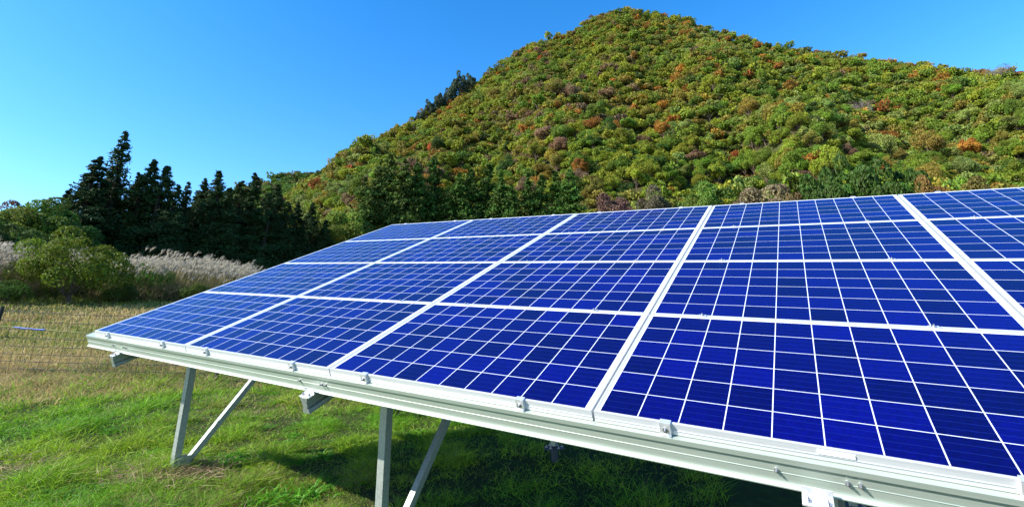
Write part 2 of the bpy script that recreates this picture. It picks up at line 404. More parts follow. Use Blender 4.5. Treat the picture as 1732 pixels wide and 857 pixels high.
for k, u in enumerate(RAFT_U):
    mb = MB(); mb.prism([(p[0] + u, p[1]) for p in RP], -0.085, 4.06, 'v'); ra = mb.build('rafter', MAT['galv'], rack)
    for r_ in range(NR + 1):       # saddle brackets bolting purlins to the rafter
        v = r_ * PV
        if r_ == 0:
            br = MB(); br.box((u - .045, -.083, -.1562), (u + .045, -.0365, -.1502)); br.box((u - .045, -.0415, -.1502), (u + .045, -.0365, -.118))
            br.build('saddle_bracket', MAT['clamp'], rack, bevel=.001)
            for du in (-.028, .028): hexbolt((u + du, -.062, -.1502), .0065, .010, rack)
            for du in (-.115, .09, .125): hexbolt((u + du, -.0118, -.100), .0045, .014, rack, (0, -1, .2))
    # front post, leaning brace, rear post
    top = W(u, 0.62, -0.245); gz = float(terrain(top[0], top[1]))
    mb = MB(); sq_tube(mb, (top[0], top[1], gz - 0.06), (top[0], top[1], top[2] + .02), 0.031, UH); mb.build('post', MAT['galv'], rack, bevel=.003)
    foot = np.array([top[0], top[1], gz + 0.04]) + np.array([V_[0], V_[1], 0]) * 0.09
    bt = W(u, 2.42, -0.246)
    mb = MB(); sq_tube(mb, foot, bt, 0.026, UH); mb.build('brace', MAT['galv'], rack, bevel=.003)
    mb = MB(); c = loc((top[0], top[1], gz)); zz = loc(O + np.array([0, 0, 1.0]))
    Pz = lambda d, o=(top[0], top[1]): loc((o[0], o[1], gz + d))
    mb.tube([Pz(-.5), Pz(-.02)], .038, 16); mb.build('ground_screw', MAT['screw'], rack)
    # foot bracket
    mb = MB(); fb = np.array([top[0], top[1], gz + .06]) + np.array([V_[0], V_[1], 0]) * .055
    sq_tube(mb, fb - UH * .043, fb - UH * .037, .06, (0, 0, 1)); sq_tube(mb, fb + UH * .037, fb + UH * .043, .06, (0, 0, 1)); mb.build('foot_bracket', MAT['galv'], rack)
    vr = 3.25 if k else 3.5
    tr_ = W(u, vr, -0.245); gz = float(terrain(tr_[0], tr_[1]))
    mb = MB(); sq_tube(mb, (tr_[0], tr_[1], gz + .145), (tr_[0], tr_[1], tr_[2] + .02), 0.030, UH); mb.build('post', MAT['galv'], rack, bevel=.003)
    Pz = lambda d, o=(tr_[0], tr_[1]): loc((o[0], o[1], gz + d))
    mb = MB(); mb.tube([Pz(-.5), Pz(.12)], .038, 20); mb.tube([Pz(.12), Pz(.132)], .11, 28); gs = mb.build('ground_screw', MAT['screw'], rack)
    for j in range(6):
        an = j * math.pi / 3
        o2 = (tr_[0] + .082 * math.cos(an), tr_[1] + .082 * math.sin(an)); hexbolt(Pz(.132, o2), .010, .012, gs, tuple(zz))
# clamps: end clamps along the two outer edges, mid clamps on the row seams
def clamp_mesh(kind):
    mb = MB()
    if kind == 'end':
        mb.box((-.021, -.0175, -.0470), (.021, .0030, -.0405)); mb.box((-.021, -.012, -.0405), (.021, .0030, .0008)); mb.box((-.021, -.012, .0008), (.021, .014, .0062))
    else:
        mb.box((-.020, -.015, .0008), (.020, .015, .0040)); mb.box((-.026, -.0035, -.040), (.026, .0035, .0008))
    return mb
LOCU = (0.30, 1.31)
clp = {}
for r_ in range(NR + 1):
    for c_ in range(NC):
        for lu in LOCU:
            kind = 'end' if r_ in (0, NR) else 'mid'
            if kind not in clp:
                o = clamp_mesh(kind).build('clamp', MAT['clamp'], rack, bevel=.0006)
                b = hexbolt((0, -.012, -.020) if kind == 'end' else (0, 0, .0040), .0060, .008, o, (0, -1, 0) if kind == 'end' else (0, 0, 1))
                clp[kind] = (o, b)
            else:
                s, sb = clp[kind]; o = s.copy(); col.objects.link(o); o.parent = rack
                b = sb.copy(); col.objects.link(b); b.parent = o
            o.location = (c_ * PU + lu, r_ * PV + (0 if kind == 'mid' else (0.002 if r_ == 0 else -0.002)), 0)
            if r_ == NR: o.rotation_euler = (0, 0, math.pi)
# black corrugated cable conduit beside the rear post of the left rafter
cp = W(0.535, 3.5, -.2); cx, cy = cp[0] + .10, cp[1] - .02; gz = float(terrain(cx, cy)); pts = []; rad = []
for i in range(70):
    t = i / 69; z = gz - .1 + t * 1.1; pts.append((cx + .04 * math.sin(t * 2.2), cy + .02 * t, z)); rad.append(.030 if i % 2 else .0255)
mb = MB(); mb.tube(pts, rad, 12); o = mb.build('cable_conduit', MAT['black_plastic'], None, smooth=True)
tag(o, 'black corrugated cable conduit rising beside a rear rack post', 'conduit')

# ------------------------------------------------------------------ fence and cord
FP = [(-16.6, 8.6), (-12.75, 8.75), (-9.27, 8.95), (-5.22, 9.03), (-1.5, 9.15), (2.2, 9.3)]
fence = empty('wire_fence', (FP[2][0], FP[2][1], float(terrain(*FP[2]))), 'low wire mesh fence on dark posts across the dry grass', 'fence')
fo = Vector(fence.location)
def fpt(i, t, hgt):
    x = FP[i][0] * (1 - t) + FP[i + 1][0] * t; y = FP[i][1] * (1 - t) + FP[i + 1][1] * t
    za = float(terrain(*FP[i])); zb2 = float(terrain(*FP[i + 1]))
    return Vector((x, y, za * (1 - t) + zb2 * t + hgt - 0.05 * math.sin(math.pi * t) * (hgt / 1.15))) - fo
for i, (x, y) in enumerate(FP):
    z = float(terrain(x, y)); mb = MB(); mb.tube([Vector((x, y, z - .3)) - fo, Vector((x, y, z + .6)) - fo, Vector((x + .01, y, z + 1.19)) - fo], [.034, .032, .030], 10)
    mb.build('post', MAT['post_wood'], fence)
mb = MB()
for i in range(len(FP) - 1):
    for hgt in (.06, .17, .29, .41, .54, .68, .82, .96, 1.12):
        mb.tube([fpt(i, t, hgt) for t in np.linspace(0, 1, 7)], .0050, 4, False)
    for t in np.arange(0.02, 1.0, 0.042): mb.tube([fpt(i, t, .03), fpt(i, t, 1.12)], .0030, 4, False)
mb.build('wire_mesh', MAT['wire'], fence, fix=False)
cord_pts = []
for (x, y) in ((-60, 546), (0, 551), (40, 554), (90, 559), (150, 563), (230, 566)):
    d = ray(x, y); s = (8.9 - 0.05) / d[1]; cord_pts.append(Vector((d[0] * s, d[1] * s, CZ + d[2] * s)))
ends = [Vector((FP[1][0], FP[1][1] - .04, cord_pts[0].z + .12))] + cord_pts + [Vector((FP[3][0], FP[3][1] - .04, cord_pts[-1].z - .05))]
cord = empty('tape_cord', tuple(cord_pts[0]), 'thin yellow green cord with a blue ribbon tied along the wire fence', 'cord')
mb = MB(); mb.tube([p - cord_pts[0] for p in ends], .008, 6); mb.build('cord_line', MAT['cord'], cord)
mb = MB(); q = [cord_pts[1].lerp(cord_pts[3], t) - cord_pts[0] for t in np.linspace(.25, .85, 12)]
mb.tube([p + Vector((0, -.004, .004 * math.sin(i * 1.3))) for i, p in enumerate(q)], [.008 + .006 * abs(math.sin(i * .5)) for i in range(12)], 5); mb.build('blue_ribbon', MAT['blue_ribbon'], cord)

# ------------------------------------------------------------------ foliage builders
def quads(C, Nn, size, aspect=0.6, rng=RNG):
    """rhombic leaves at C facing Nn; returns V, F"""
    n = len(C); a = rng.normal(size=(n, 3)); a -= Nn * (a * Nn).sum(1)[:, None]; a /= np.linalg.norm(a, axis=1)[:, None] + 1e-9
    b = np.cross(Nn, a); s = np.asarray(size).reshape(-1, 1) * np.ones((n, 1))
    bend = Nn * s * 0.18
    V = np.stack([C - a * s, C + b * s * aspect + bend, C + a * s, C - b * s * aspect + bend], 1).reshape(-1, 3)
    return V, np.arange(4 * n).reshape(-1, 4)
def unit(v): return v / (np.linalg.norm(v, axis=-1, keepdims=True) + 1e-9)
def lobes_crown(rng, R, H, z0, nl, nleaf, leaf, jitter=0.55, lobe=(.34, .55), flat=0.8, zb=.35, scat=(.82, 1.06)):
    """uneven crown: leaves over the surfaces of many sub-lobes"""
    d = unit(rng.normal(size=(nl, 3))); d[:, 2] = np.abs(d[:, 2]) * 1.1 - zb; d = unit(d)
    rad = rng.uniform(.35, .92, nl)[:, None]
    LC = d * rad * np.array([R, R, H * .5]) + np.array([0, 0, z0 + H * .5])
    LC[:, :2] += rng.normal(size=(nl, 2)) * R * .08
    LR = rng.uniform(*lobe, nl) * R
    pick = rng.choice(nl, nleaf, p=LR ** 2 / (LR ** 2).sum())
    dirs = unit(rng.normal(size=(nleaf, 3)) + np.array([0, 0, .35]) + unit(LC[pick] - np.array([0, 0, z0 + H * .4])) * .5)
    C = LC[pick] + dirs * LR[pick][:, None] * np.array([1, 1, flat]) * rng.uniform(*scat, nleaf)[:, None]
    Nn = unit(dirs + rng.normal(size=(nleaf, 3)) * jitter)
    sz = leaf * rng.uniform(.6, 1.35, nleaf)
    lt = rng.uniform(.25, .75, nl)[pick]
    tint = np.clip(lt + rng.normal(size=nleaf) * .18, 0, 1)
    return C, Nn, sz, tint
def limbs(rng, H, z0, R, tr, n=5):
    mb = MB(); k = 7
    top = (rng.normal() * .1 * R, rng.normal() * .1 * R, z0 + H * .55)
    mb.tube([(0, 0, -.4), (0.02 * H, 0, z0 * .5), (top[0] * .5, top[1] * .5, z0 + H * .15), top], [tr * 1.25, tr, tr * .75, tr * .3], k)
    for i in range(n):
        a = 2 * math.pi * (i + rng.uniform(-.3, .3)) / n; b = z0 * rng.uniform(.7, 1.1) + H * .05
        e = (math.cos(a) * R * .62, math.sin(a) * R * .62, b + H * rng.uniform(.3, .55))
        mb.tube([(0, 0, b), (e[0] * .5, e[1] * .5, b + (e[2] - b) * .6), e], [tr * .55, tr * .35, tr * .12], 5)
    return mb
def combine(mb, C, Nn, sz, tint, aspect, rng):
    """one mesh: wood (material 0) and leaves (material 1)"""
    V, Fq = quads(C, Nn, sz, aspect, rng)
    me0 = bpy.data.meshes.new('t'); me0.from_pydata(mb.V, [], mb.F)
    wv = np.array(mb.V, float); wf = [np.array([f for f in mb.F if len(f) == k]) for k in sorted({len(f) for f in mb.F})]
    bpy.data.meshes.remove(me0)
    nw = sum(len(f) for f in wf); Fl = wf + [Fq + len(wv)]
    return np.r_[wv, V], Fl, np.r_[np.full(nw, .5), tint], np.r_[np.zeros(nw, int), np.ones(len(Fq), int)]

# hill tree variants (unit: crown radius about 4 m)
HV_HI, HV_LO = [], []
for i in range(8):
    rg = np.random.default_rng(100 + i); R = 4.0; H = rg.uniform(5.0, 7.0); z0 = rg.uniform(1.6, 2.6)
    c = lobes_crown(rg, R, H, z0, int(rg.integers(16, 30)), 5200, .20, 1.0, (.17, .44), rg.uniform(.55, .95), scat=(.60, 1.22))
    V, Fl, ti, mi = combine(limbs(rg, H, z0, R, .22, 5), *c, .6, rg)
    HV_HI.append(mesh_np('hill_tree', V, Fl, [MAT['bark'], MAT['leaf']], fval=ti, midx=mi))
    C, Nn, sz, ti = lobes_crown(rg, R, H, z0, int(rg.integers(16, 28)), 460, .56, 1.0, (.17, .44), rg.uniform(.55, .95), scat=(.60, 1.22))
    Vq, Fq = quads(C, Nn, sz, .6, rg); HV_LO.append((Vq, ti))

PAL = {'green': (.150, .225, .020), 'yellow green': (.235, .262, .020), 'olive': (.235, .195, .032), 'pale green': (.215, .270, .060),
       'dark green': (.065, .120, .016), 'orange': (.34, .155, .025), 'red': (.33, .090, .022), 'brown purple': (.200, .125, .070), 'golden': (.34, .255, .032)}
def hill_colour(x, y, rg):
    az = math.atan2(x, y); r = math.hypot(x, y); t = (r - R0) / (float(ridge_r(az)) - R0)
    c = float(sines(x, y, 31, .032, 3)); c2 = float(sines(x, y, 32, .042, 3)); c3 = float(sines(x, y, 33, .022, 2))
    wt = {'green': 3.1 + 3.0 * c + (1.8 if az > .45 else 0), 'yellow green': 3.6 + 2 * t - 2.2 * c, 'olive': 1.9 + 1.4 * t + 1.6 * c2, 'pale green': .9 + 1.8 * c3,
          'dark green': .9 - .3 * t + 1.2 * max(0, -c2), 'orange': .20 + 1.5 * max(0, c2 - .15) + (.35 if t > .85 else 0) + (.9 if az < -.08 and t < .5 else 0), 'red': .03 + .35 * max(0, c3 - .2) + (.3 if t > .88 else 0),
          'brown purple': .25 + 1.0 * max(0, -c3 - .2) + (2.4 if az < -.10 and t < .5 else 0), 'golden': .15 + .5 * max(0, c2)}
    ks = list(wt); p = np.clip([wt[k] for k in ks], .02, None); k = ks[rg.choice(len(ks), p=p / p.sum())]
    col_ = np.array(PAL[k]) * rg.uniform(.75, 1.25) * np.array([rg.uniform(.88, 1.12), 1, rg.uniform(.9, 1.1)])
    return k, col_

# scatter the hillside
rg = np.random.default_rng(5); pts = []
cell = {}
tries = 0
while tries < 165000:
    tries += 1
    az = rg.uniform(-.95, 1.05); r = math.sqrt(rg.uniform(112 ** 2, 470 ** 2))
    if r > float(ridge_r(az)) + 14: continue
    x, y = polar(az, r); sc = float(np.clip(rg.normal(.66, .23), .34, 1.5))
    ii, jj = int(x // 4.5), int(y // 4.5); ok = True
    for a in range(-2, 3):
        for b in range(-2, 3):
            for (qx, qy, qs) in cell.get((ii + a, jj + b), ()):
                if (qx - x) ** 2 + (qy - y) ** 2 < (2.85 * (sc + qs)) ** 2 * .50: ok = False; break
            if not ok: break
        if not ok: break
    if not ok: continue
    cell.setdefault((ii, jj), []).append((x, y, sc)); pts.append((x, y, sc))
print('hill trees', len(pts))

P3 = np.array([(x, y, float(hill_z(x, y)), s) for x, y, s in pts])
def project(P):
    c = (np.asarray(P) - np.array([0, 0, CZ])) @ WM; return PX + F * c[..., 0] / c[..., 2], PY + F * c[..., 1] / c[..., 2], c[..., 2]
sx, sy, dz = project(P3[:, :3] + np.array([0, 0, 5.0]))
inview = (sx > 430) & (sx < 1760) & (sy < np.interp(sx, [430, 560, 1000, 1732], [330, 350, 330, 300])) & (sy > -10)
# nearest visible 300 become trees of their own
score = np.where(inview, P3[:, 3] / dz, -1); order = np.argsort(-score); NEAR = set(order[:300].tolist())
ADJ = {'green': 'mid green', 'yellow green': 'yellow green', 'olive': 'olive brown', 'pale green': 'pale grey green', 'dark green': 'deep green', 'orange': 'rusty orange',
       'red': 'bright red', 'brown purple': 'purplish brown', 'golden': 'golden yellow'}
def where(x, y):
    if x < 600: a = 'at the left foot of the wooded hill'
    elif x < 760: a = 'on slope above the left conifers'
    elif x < 1000: a = 'on slope above the middle conifers'
    elif x < 1200: a = 'on slope below the summit'
    elif x < 1380: a = 'on slope above the tan tree'
    elif x < 1540: a = 'on slope around the dark evergreens'
    else: a = 'on slope at the right photo edge'
    return a
lo_V, lo_F, lo_C, nv = [], [], [], 0
hill_trees = []
for i in range(len(P3)):
    x, y, z, s = P3[i]; rot = rg.uniform(0, 2 * math.pi); k, cc = hill_colour(x, y, rg); vi = int(rg.integers(8)); hz = s * rg.uniform(.8, 1.5)
    if i in NEAR:
        o = link('hill_tree', HV_HI[vi], None, (x, y, z - .3)); o.rotation_euler = (0, 0, rot); o.scale = (s, s, hz); o.color = (*cc, 1)
        hill_trees.append((o, k, sx[i], sy[i], s / dz[i]))
    else:
        Vq, ti = HV_LO[vi]; c, sn = math.cos(rot), math.sin(rot)
        Vr = np.c_[(Vq[:, 0] * c - Vq[:, 1] * sn) * s + x, (Vq[:, 0] * sn + Vq[:, 1] * c) * s + y, Vq[:, 2] * hz + z - .3]
        lo_V.append(Vr.astype(np.float32)); nq = len(Vq) // 4; lo_F.append(np.arange(4 * nq, dtype=np.int32).reshape(-1, 4) + nv); nv += 4 * nq
        m2 = np.clip((np.random.default_rng(i).random(len(ti)) - .55) * 2.2, 0, .9)[:, None] * rg.uniform(.2, 1); c2 = hill_colour(x + 3, y + 3, rg)[1]
        lo_C.append((cc[None, :] * (1 - m2) + c2[None, :] * m2) * (.55 + ti[:, None] * .9))
# far ridge trees belong to the same far mass
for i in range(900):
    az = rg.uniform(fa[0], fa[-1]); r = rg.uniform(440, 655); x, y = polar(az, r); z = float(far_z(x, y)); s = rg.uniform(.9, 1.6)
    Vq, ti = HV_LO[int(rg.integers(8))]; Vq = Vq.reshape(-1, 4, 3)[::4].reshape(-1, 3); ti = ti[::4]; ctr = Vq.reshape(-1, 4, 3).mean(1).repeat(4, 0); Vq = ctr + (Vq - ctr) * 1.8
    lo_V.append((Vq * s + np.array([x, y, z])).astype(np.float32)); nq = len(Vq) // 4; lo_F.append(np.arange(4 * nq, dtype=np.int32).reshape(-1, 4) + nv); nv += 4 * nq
    cc = np.array(PAL['green' if rg.random() < .7 else 'olive']) * rg.uniform(.7, 1.1) * np.array([.8, .95, 1.6]); lo_C.append(cc[None, :] * (.5 + ti[:, None]))  # palette shifted to blue: distance haze put into the far leaf colours
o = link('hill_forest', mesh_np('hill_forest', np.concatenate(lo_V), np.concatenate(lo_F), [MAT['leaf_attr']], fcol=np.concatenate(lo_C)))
tag(o, 'dense autumn forest of green, yellow and rust trees covering the hill', 'forest', None, 'stuff')
# labels: colour and place; where several share one, order along the slope tells them apart
groups = {}
for t in hill_trees: groups.setdefault((t[1], where(t[2], t[3])), []).append(t)
W20 = ('one two three four five six seven eight nine ten eleven twelve thirteen fourteen fifteen sixteen seventeen eighteen nineteen twenty '
       'twenty-one twenty-two twenty-three twenty-four twenty-five twenty-six twenty-seven twenty-eight twenty-nine thirty').split() + ['thirty-%s' % q for q in 'one two three four five six seven eight nine'.split()]
ORD = ['', 'second', 'third', 'fourth', 'fifth', 'sixth', 'seventh', 'eighth', 'ninth', 'tenth', 'eleventh', 'twelfth']
for (k, wh), lst in groups.items():
    lst.sort(key=lambda t: t[2])
    for j, t in enumerate(lst):
        if len(lst) == 1: pre = ''
        elif j == 0: pre = 'leftmost '
        elif j == len(lst) - 1: pre = 'rightmost '
        elif j < 12: pre = ORD[j] + ' from left '
        else: pre = 'number %s from left ' % W20[j]
        tag(t[0], ('%s%s broadleaf tree %s' % (pre, ADJ[k], wh)).strip(), 'tree', 'broadleaf trees on the wooded hillside')

# ------------------------------------------------------------------ conifers
def cedar_parts(seed, H, R, nleaf, leaf, droop=.25, full=1.0):
    rg = np.random.default_rng(seed); tr = MB()
    tr.tube([(0, 0, -.5), (0, 0, H * .3), (rg.normal() * .02 * H, rg.normal() * .02 * H, H * .7), (0, 0, H * .985)], [H * .022, H * .017, H * .009, H * .001], 8)
    nb = int(H * 17); Cs, Ns, Ss, Ts = [], [], [], []
    per = max(4, nleaf // nb)
    for i in range(nb):
        t = rg.uniform(.06, 1) ** .9; z = H * t; a = rg.uniform(0, 2 * math.pi)
        prof = min(1.0, (1 - t) * 1.35 + .03) ** .95 * (.6 + .4 * min(1, t * 4)); ln = R * prof * rg.uniform(.6, 1.15) * full
        d = np.array([math.cos(a), math.sin(a), -droop + .5 * t]); tip = np.array([0, 0, z]) + d * ln
        if ln > .5: tr.tube([(0, 0, z), tuple(np.array([0, 0, z]) + d * ln * .5 + np.array([0, 0, -.03 * ln])), tuple(tip)], [.02 + .012 * ln, .015 + .006 * ln, .005], 4, False)
        n = max(8, int(per * (.30 + 1.1 * ln / R)))
        s = rg.uniform(.15, 1, n) ** .7; spread = .012 * R + .30 * ln * (1 - s * .55)
        C = np.array([0, 0, z]) + d * ln * s[:, None] + rg.normal(size=(n, 3)) * spread[:, None] * np.array([.8, .8, .55])
        Cs.append(C); Ns.append(unit(unit(d * np.array([1, 1, .2]) + np.array([0, 0, .6])) + rg.normal(size=(n, 3)) * .7)); Ss.append(leaf * rg.uniform(.6, 1.4, n))
        Ts.append(np.clip(rg.uniform(.2, .8) + rg.normal(size=n) * .15, 0, 1))
    C = np.concatenate(Cs); V, Fq = quads(C, np.concatenate(Ns), np.concatenate(Ss), .42, rg)
    me = mesh_np('crown', V, Fq, [MAT['needle']], fval=np.concatenate(Ts))
    t = bpy.data.meshes.new('trunk'); t.from_pydata(tr.V, [], tr.F); t.materials.append(MAT['bark_dark'])
    return me, t
def place_tree(name, crown, trunk, x, y, sc, rot, colr, label, cat, group=None, z=None, zs=1.0, col_trunk=None):
    z = float(terrain(x, y)) if z is None else z
    r = empty(name, (x, y, z - .05), label, cat, group); r.rotation_euler = (0, 0, rot); r.scale = (sc, sc, sc * zs)
    c = link('crown', crown, r); c.color = (*colr, 1); link('trunk', trunk, r)
    return r
def at_px(px, py_top, r):
    """ground point at distance r under image column px and the height needed to reach py_top"""
    az, el = azel(px, py_top); x, y = polar(az, r); return x, y, CZ + r * math.tan(el) - float(terrain(x, y))
CED = [cedar_parts(200 + i, 12.0, 2.1 + .2 * i, 15000, .115) for i in range(4)]
CEDTHIN = cedar_parts(260, 12.0, 2.0, 4200, .15, .15, .9)
cedars = [(170, 263, 58, 0), (214, 223, 60, 4), (262, 270, 60, 1), (284, 281, 59, 2), (303, 312, 58, 3), (320, 308, 60, 4), (348, 300, 62, 0), (371, 289, 60, 1), (389, 318, 58, 2),
          (410, 305, 62, 3), (433, 291, 61, 0), (455, 326, 60, 2), (471, 312, 63, 1), (488, 340, 62, 3), (505, 340, 64, 0), (530, 343, 66, 1), (552, 372, 66, 2),
          (120, 318, 62, 3), (146, 300, 60, 2), (236, 290, 63, 0), (192, 290, 62, 1), (345, 335, 65, 3), (420, 345, 65, 1), (275, 330, 64, 3), (305, 352, 64, 0), (375, 350, 64, 2), (460, 365, 65, 3), (512, 378, 63, 0),
          (200, 300, 68, 1), (228, 318, 68, 2), (250, 312, 69, 3), (292, 330, 69, 0), (314, 340, 68, 2), (334, 330, 70, 1), (358, 325, 69, 3), (384, 342, 70, 0), (400, 335, 69, 2), (422, 322, 70, 1), (446, 340, 70, 3), (480, 355, 70, 2), (520, 362, 70, 1), (540, 368, 71, 3)]
rg = np.random.default_rng(9)
CL = {0: 'broad pointed dark cedar left of the tallest thin cedar', 1: 'tallest thin topped dark cedar of the left row', 2: 'dark cedar with a bushy point right of the tallest one',
      7: 'slender dark cedar with the highest tip in the middle of the row', 10: 'dark cedar with a narrow spire in front of the far ridge'}
cs = sorted(range(len(cedars)), key=lambda i: cedars[i][0]); NUM = ['first', 'second', 'third', 'fourth', 'fifth', 'sixth', 'seventh', 'eighth', 'ninth', 'tenth', 'eleventh', 'twelfth', 'thirteenth', 'fourteenth', 'fifteenth', 'sixteenth', 'seventeenth', 'eighteenth', 'nineteenth', 'twentieth', 'twenty first', 'twenty second', 'twenty third', 'twenty fourth', 'twenty fifth', 'twenty sixth', 'twenty seventh', 'twenty eighth'] + ['thirtieth' if q == 1 else ('twenty ninth' if q == 0 else 'thirty ' + 'first second third fourth fifth sixth seventh eighth ninth tenth eleventh twelfth'.split()[q - 2]) for q in range(14)]
for i, (px, py, r, v) in enumerate(cedars):
    x, y, hgt = at_px(px, py, r); s = hgt / 12.0
    me, tm = CEDTHIN if v == 4 else CED[v]
    lb = CL.get(i, 'dark cedar of the row behind pampas grass, %s from left' % NUM[cs.index(i)])
    wd = max(.8, s) * (1.45 if i == 0 else 1.2)
    place_tree('cedar_tree', me, tm, x, y, wd, rg.uniform(0, 6.28), np.array((.030, .056, .014)) * rg.uniform(.7, 1.15), lb, 'tree', 'dark cedars in the row at the left', zs=s / wd)

# mid conifers behind the panels, lit green
CON = [cedar_parts(300 + i, 12.0, 2.7, 13000, .13, .3, 1.05) for i in range(3)]
mids = [(619, 300, 72), (640, 283, 74), (661, 261, 75), (685, 270, 74), (706, 277, 76), (735, 265, 77), (777, 292, 76), (797, 287, 77), (826, 278, 78), (848, 292, 76),
        (893, 302, 76), (915, 296, 77), (941, 291, 78), (963, 288, 78), (865, 312, 75), (760, 318, 75)]
ms = sorted(range(len(mids)), key=lambda i: mids[i][0])
for i, (px, py, r) in enumerate(mids):
    x, y, hgt = at_px(px, py, r); s = hgt / 12.0
    cc = np.array((.050, .100, .013)) * rg.uniform(.75, 1.3)
    if px < 700: cc = np.array((.090, .135, .020)) * rg.uniform(.7, 1.15)
    place_tree('conifer_tree', *CON[i % 3], x, y, max(.75, s), rg.uniform(0, 6.28), cc,
               'green conifer behind the top row of panels, %s from left' % NUM[ms.index(i)], 'tree', 'green conifers behind the panels', zs=s / max(.75, s))
# round dark evergreens at the right foot of the hill
def broad_parts(seed, R, H, z0, nl, nleaf, leaf, jitter=.55, aspect=.55, tr=.2, lobe=(.3, .5), zb=.35):
    rg = np.random.default_rng(seed); C, Nn, sz, ti = lobes_crown(rg, R, H, z0, nl, nleaf, leaf, jitter, lobe, zb=zb)
    V, Fq = quads(C, Nn, sz, aspect, rg); me = mesh_np('crown', V, Fq, [MAT['leaf']], fval=ti)
    mb = limbs(rg, H, z0, R, tr, 6); t = bpy.data.meshes.new('trunk'); t.from_pydata(mb.V, [], mb.F); t.materials.append(MAT['bark'])
    return me, t
EVG = [broad_parts(400 + i, 3.6, 9.0, .6, 34, 12000, .16, .7, lobe=(.22, .44)) for i in range(2)]
for (px, py, r, s_, lb) in ((1392, 262, 92, 1.25, 'leftmost of the round dark evergreens above the panels'), (1432, 246, 95, 1.35, 'tallest of the round dark evergreens above the panels'),
                            (1474, 258, 93, 1.25, 'third of the round dark evergreens above the panels'), (1510, 272, 92, 1.1, 'rightmost of the round dark evergreens above the panels')):
    az, el = azel(px, py); x, y = polar(az, r); top = CZ + r * math.tan(el); zt = float(terrain(x, y)); hgt = top - zt
    place_tree('evergreen_tree', *EVG[px % 2], x, y, s_, px, (.050, .100, .012), lb, 'tree', 'round dark evergreens at the foot of the hill', zs=hgt / 9.3 / s_)
BRD = [broad_parts(420 + i, 3.2, 5.0, 1.4, 22, 8000, .135, .75, lobe=(.22, .46)) for i in range(4)]
BRDT = [broad_parts(430 + i, 3.2, 7.6, 2.6, 30, 10000, .135, .75, lobe=(.22, .44)) for i in range(2)]
def broad_at(px, py, r, wpx, colr, label, name='broadleaf_tree', group=None, v=0):
    az, el = azel(px, py); x, y = polar(az, r); zt = float(terrain(x, y)); hgt = CZ + r * math.tan(el) - zt
    d = project(np.array([x, y, zt + hgt * .6]))[2]; s = wpx * d / F / 6.4
    if hgt / s > 8.5: return place_tree(name, *BRDT[v % 2], x, y, s, px * 1.7, colr, label, 'tree', group, zs=hgt / 10.2 / s)
    return place_tree(name, *BRD[v], x, y, s, px * 1.7, colr, label, 'tree', group, zs=max(.3, hgt / 6.3 / s))
broad_at(1278, 306, 92, 105, (.19, .145, .075), 'pale brown half bare tree at the foot of the hill', v=0)
broad_at(1330, 312, 93, 60, (.17, .12, .05), 'small tan tree between pale brown tree and dark evergreens', v=1)
broad_at(1040, 322, 90, 80, (.16, .085, .065), 'low pinkish brown bush behind the panels right of the conifers', v=2)
broad_at(1095, 318, 93, 70, (.12, .10, .055), 'low olive brown bush beside the pinkish one behind the panels', v=3)
broad_at(1560, 300, 90, 60, (.20, .11, .03), 'orange tinted bush right of the dark evergreens', v=1)
broad_at(1650, 295, 92, 90, (.17, .14, .03), 'golden brown tree above the top right panels', v=2)
broad_at(1180, 312, 94, 75, (.12, .20, .022), 'fresh green tree left of the pale brown tree', v=3)
broad_at(580, 350, 70, 90, (.18, .23, .026), 'bright yellow green tree right of the dark cedars', v=0)
# ridge pines
PIN = broad_parts(450, 3.0, 6.0, .5, 22, 3200, .28, .9, .5, .2, (.18, .42), .7)
for (px, py, s, lb) in ((712, 183, .75, 'lowest dark pine on the left ridge of the hill'), (728, 165, .85, 'second lowest dark pine on the left ridge of the hill'), (745, 150, 1.0, 'middle dark pine on the left ridge of the hill'),
                        (762, 134, 1.1, 'second highest dark pine on the left ridge of the hill'), (779, 117, 1.2, 'highest dark pine on the left ridge of the hill'), (797, 121, 1.0, 'dark pine just right of the highest ridge pine')):
    az, el = azel(px, py); r = float(ridge_r(az)) - 5; x, y = polar(az, r); zt = float(terrain(x, y)); top = CZ + r * math.tan(el); s2 = s * 1.75
    place_tree('pine_tree', *PIN, x, y, s2, px, (.055, .085, .045), lb, 'tree', 'dark pines on the left ridge', zs=max(.5, (top - zt) / 6.9 / s2))
# bare trees
def bare_tree(px, py_base, r, hgt, R, colr, label, leafc=None):
    az, el = azel(px, py_base); x, y = polar(az, r); z = float(terrain(x, y)); rg = np.random.default_rng(int(px))
    root = empty('bare_tree', (x, y, z), label, 'tree'); mb = MB()
    mb.tube([(0, 0, -.3), (0, 0, hgt * .25)], [.2, .16], 7)
    def grow(p, d, ln, rad, dep):
        q = p + d * ln; mid = p + d * ln * .5 + Vector(rg.normal(size=3) * .05 * ln); mb.tube([p, mid, q], [rad, rad * .8, rad * .6], 4, False)
        if dep == 0: return
        for _ in range(4 if dep > 1 else 5):
            nd = (d + Vector(rg.normal(size=3) * .5) + Vector((0, 0, .12))).normalized(); grow(q if rg.random() < .6 else mid, nd, ln * rg.uniform(.6, .85), rad * .6, dep - 1)
    for i in range(5):
        a = i * 1.257 + rg.uniform(-.3, .3); grow(Vector((0, 0, hgt * .25)), Vector((math.cos(a) * .7, math.sin(a) * .7, .9)).normalized(), hgt * .27, .12, 4)
    o = mb.build('trunk', MAT['bark_grey'], root, fix=False)
    if leafc is not None:
        C, Nn, sz, ti = lobes_crown(rg, R, hgt * .7, hgt * .3, 12, 420, .26, .8); Vq, Fq = quads(C, Nn, sz, .5, rg); c = link('crown', mesh_np('crown', Vq, Fq, [MAT['leaf']], fval=ti), root); c.color = (*leafc, 1)
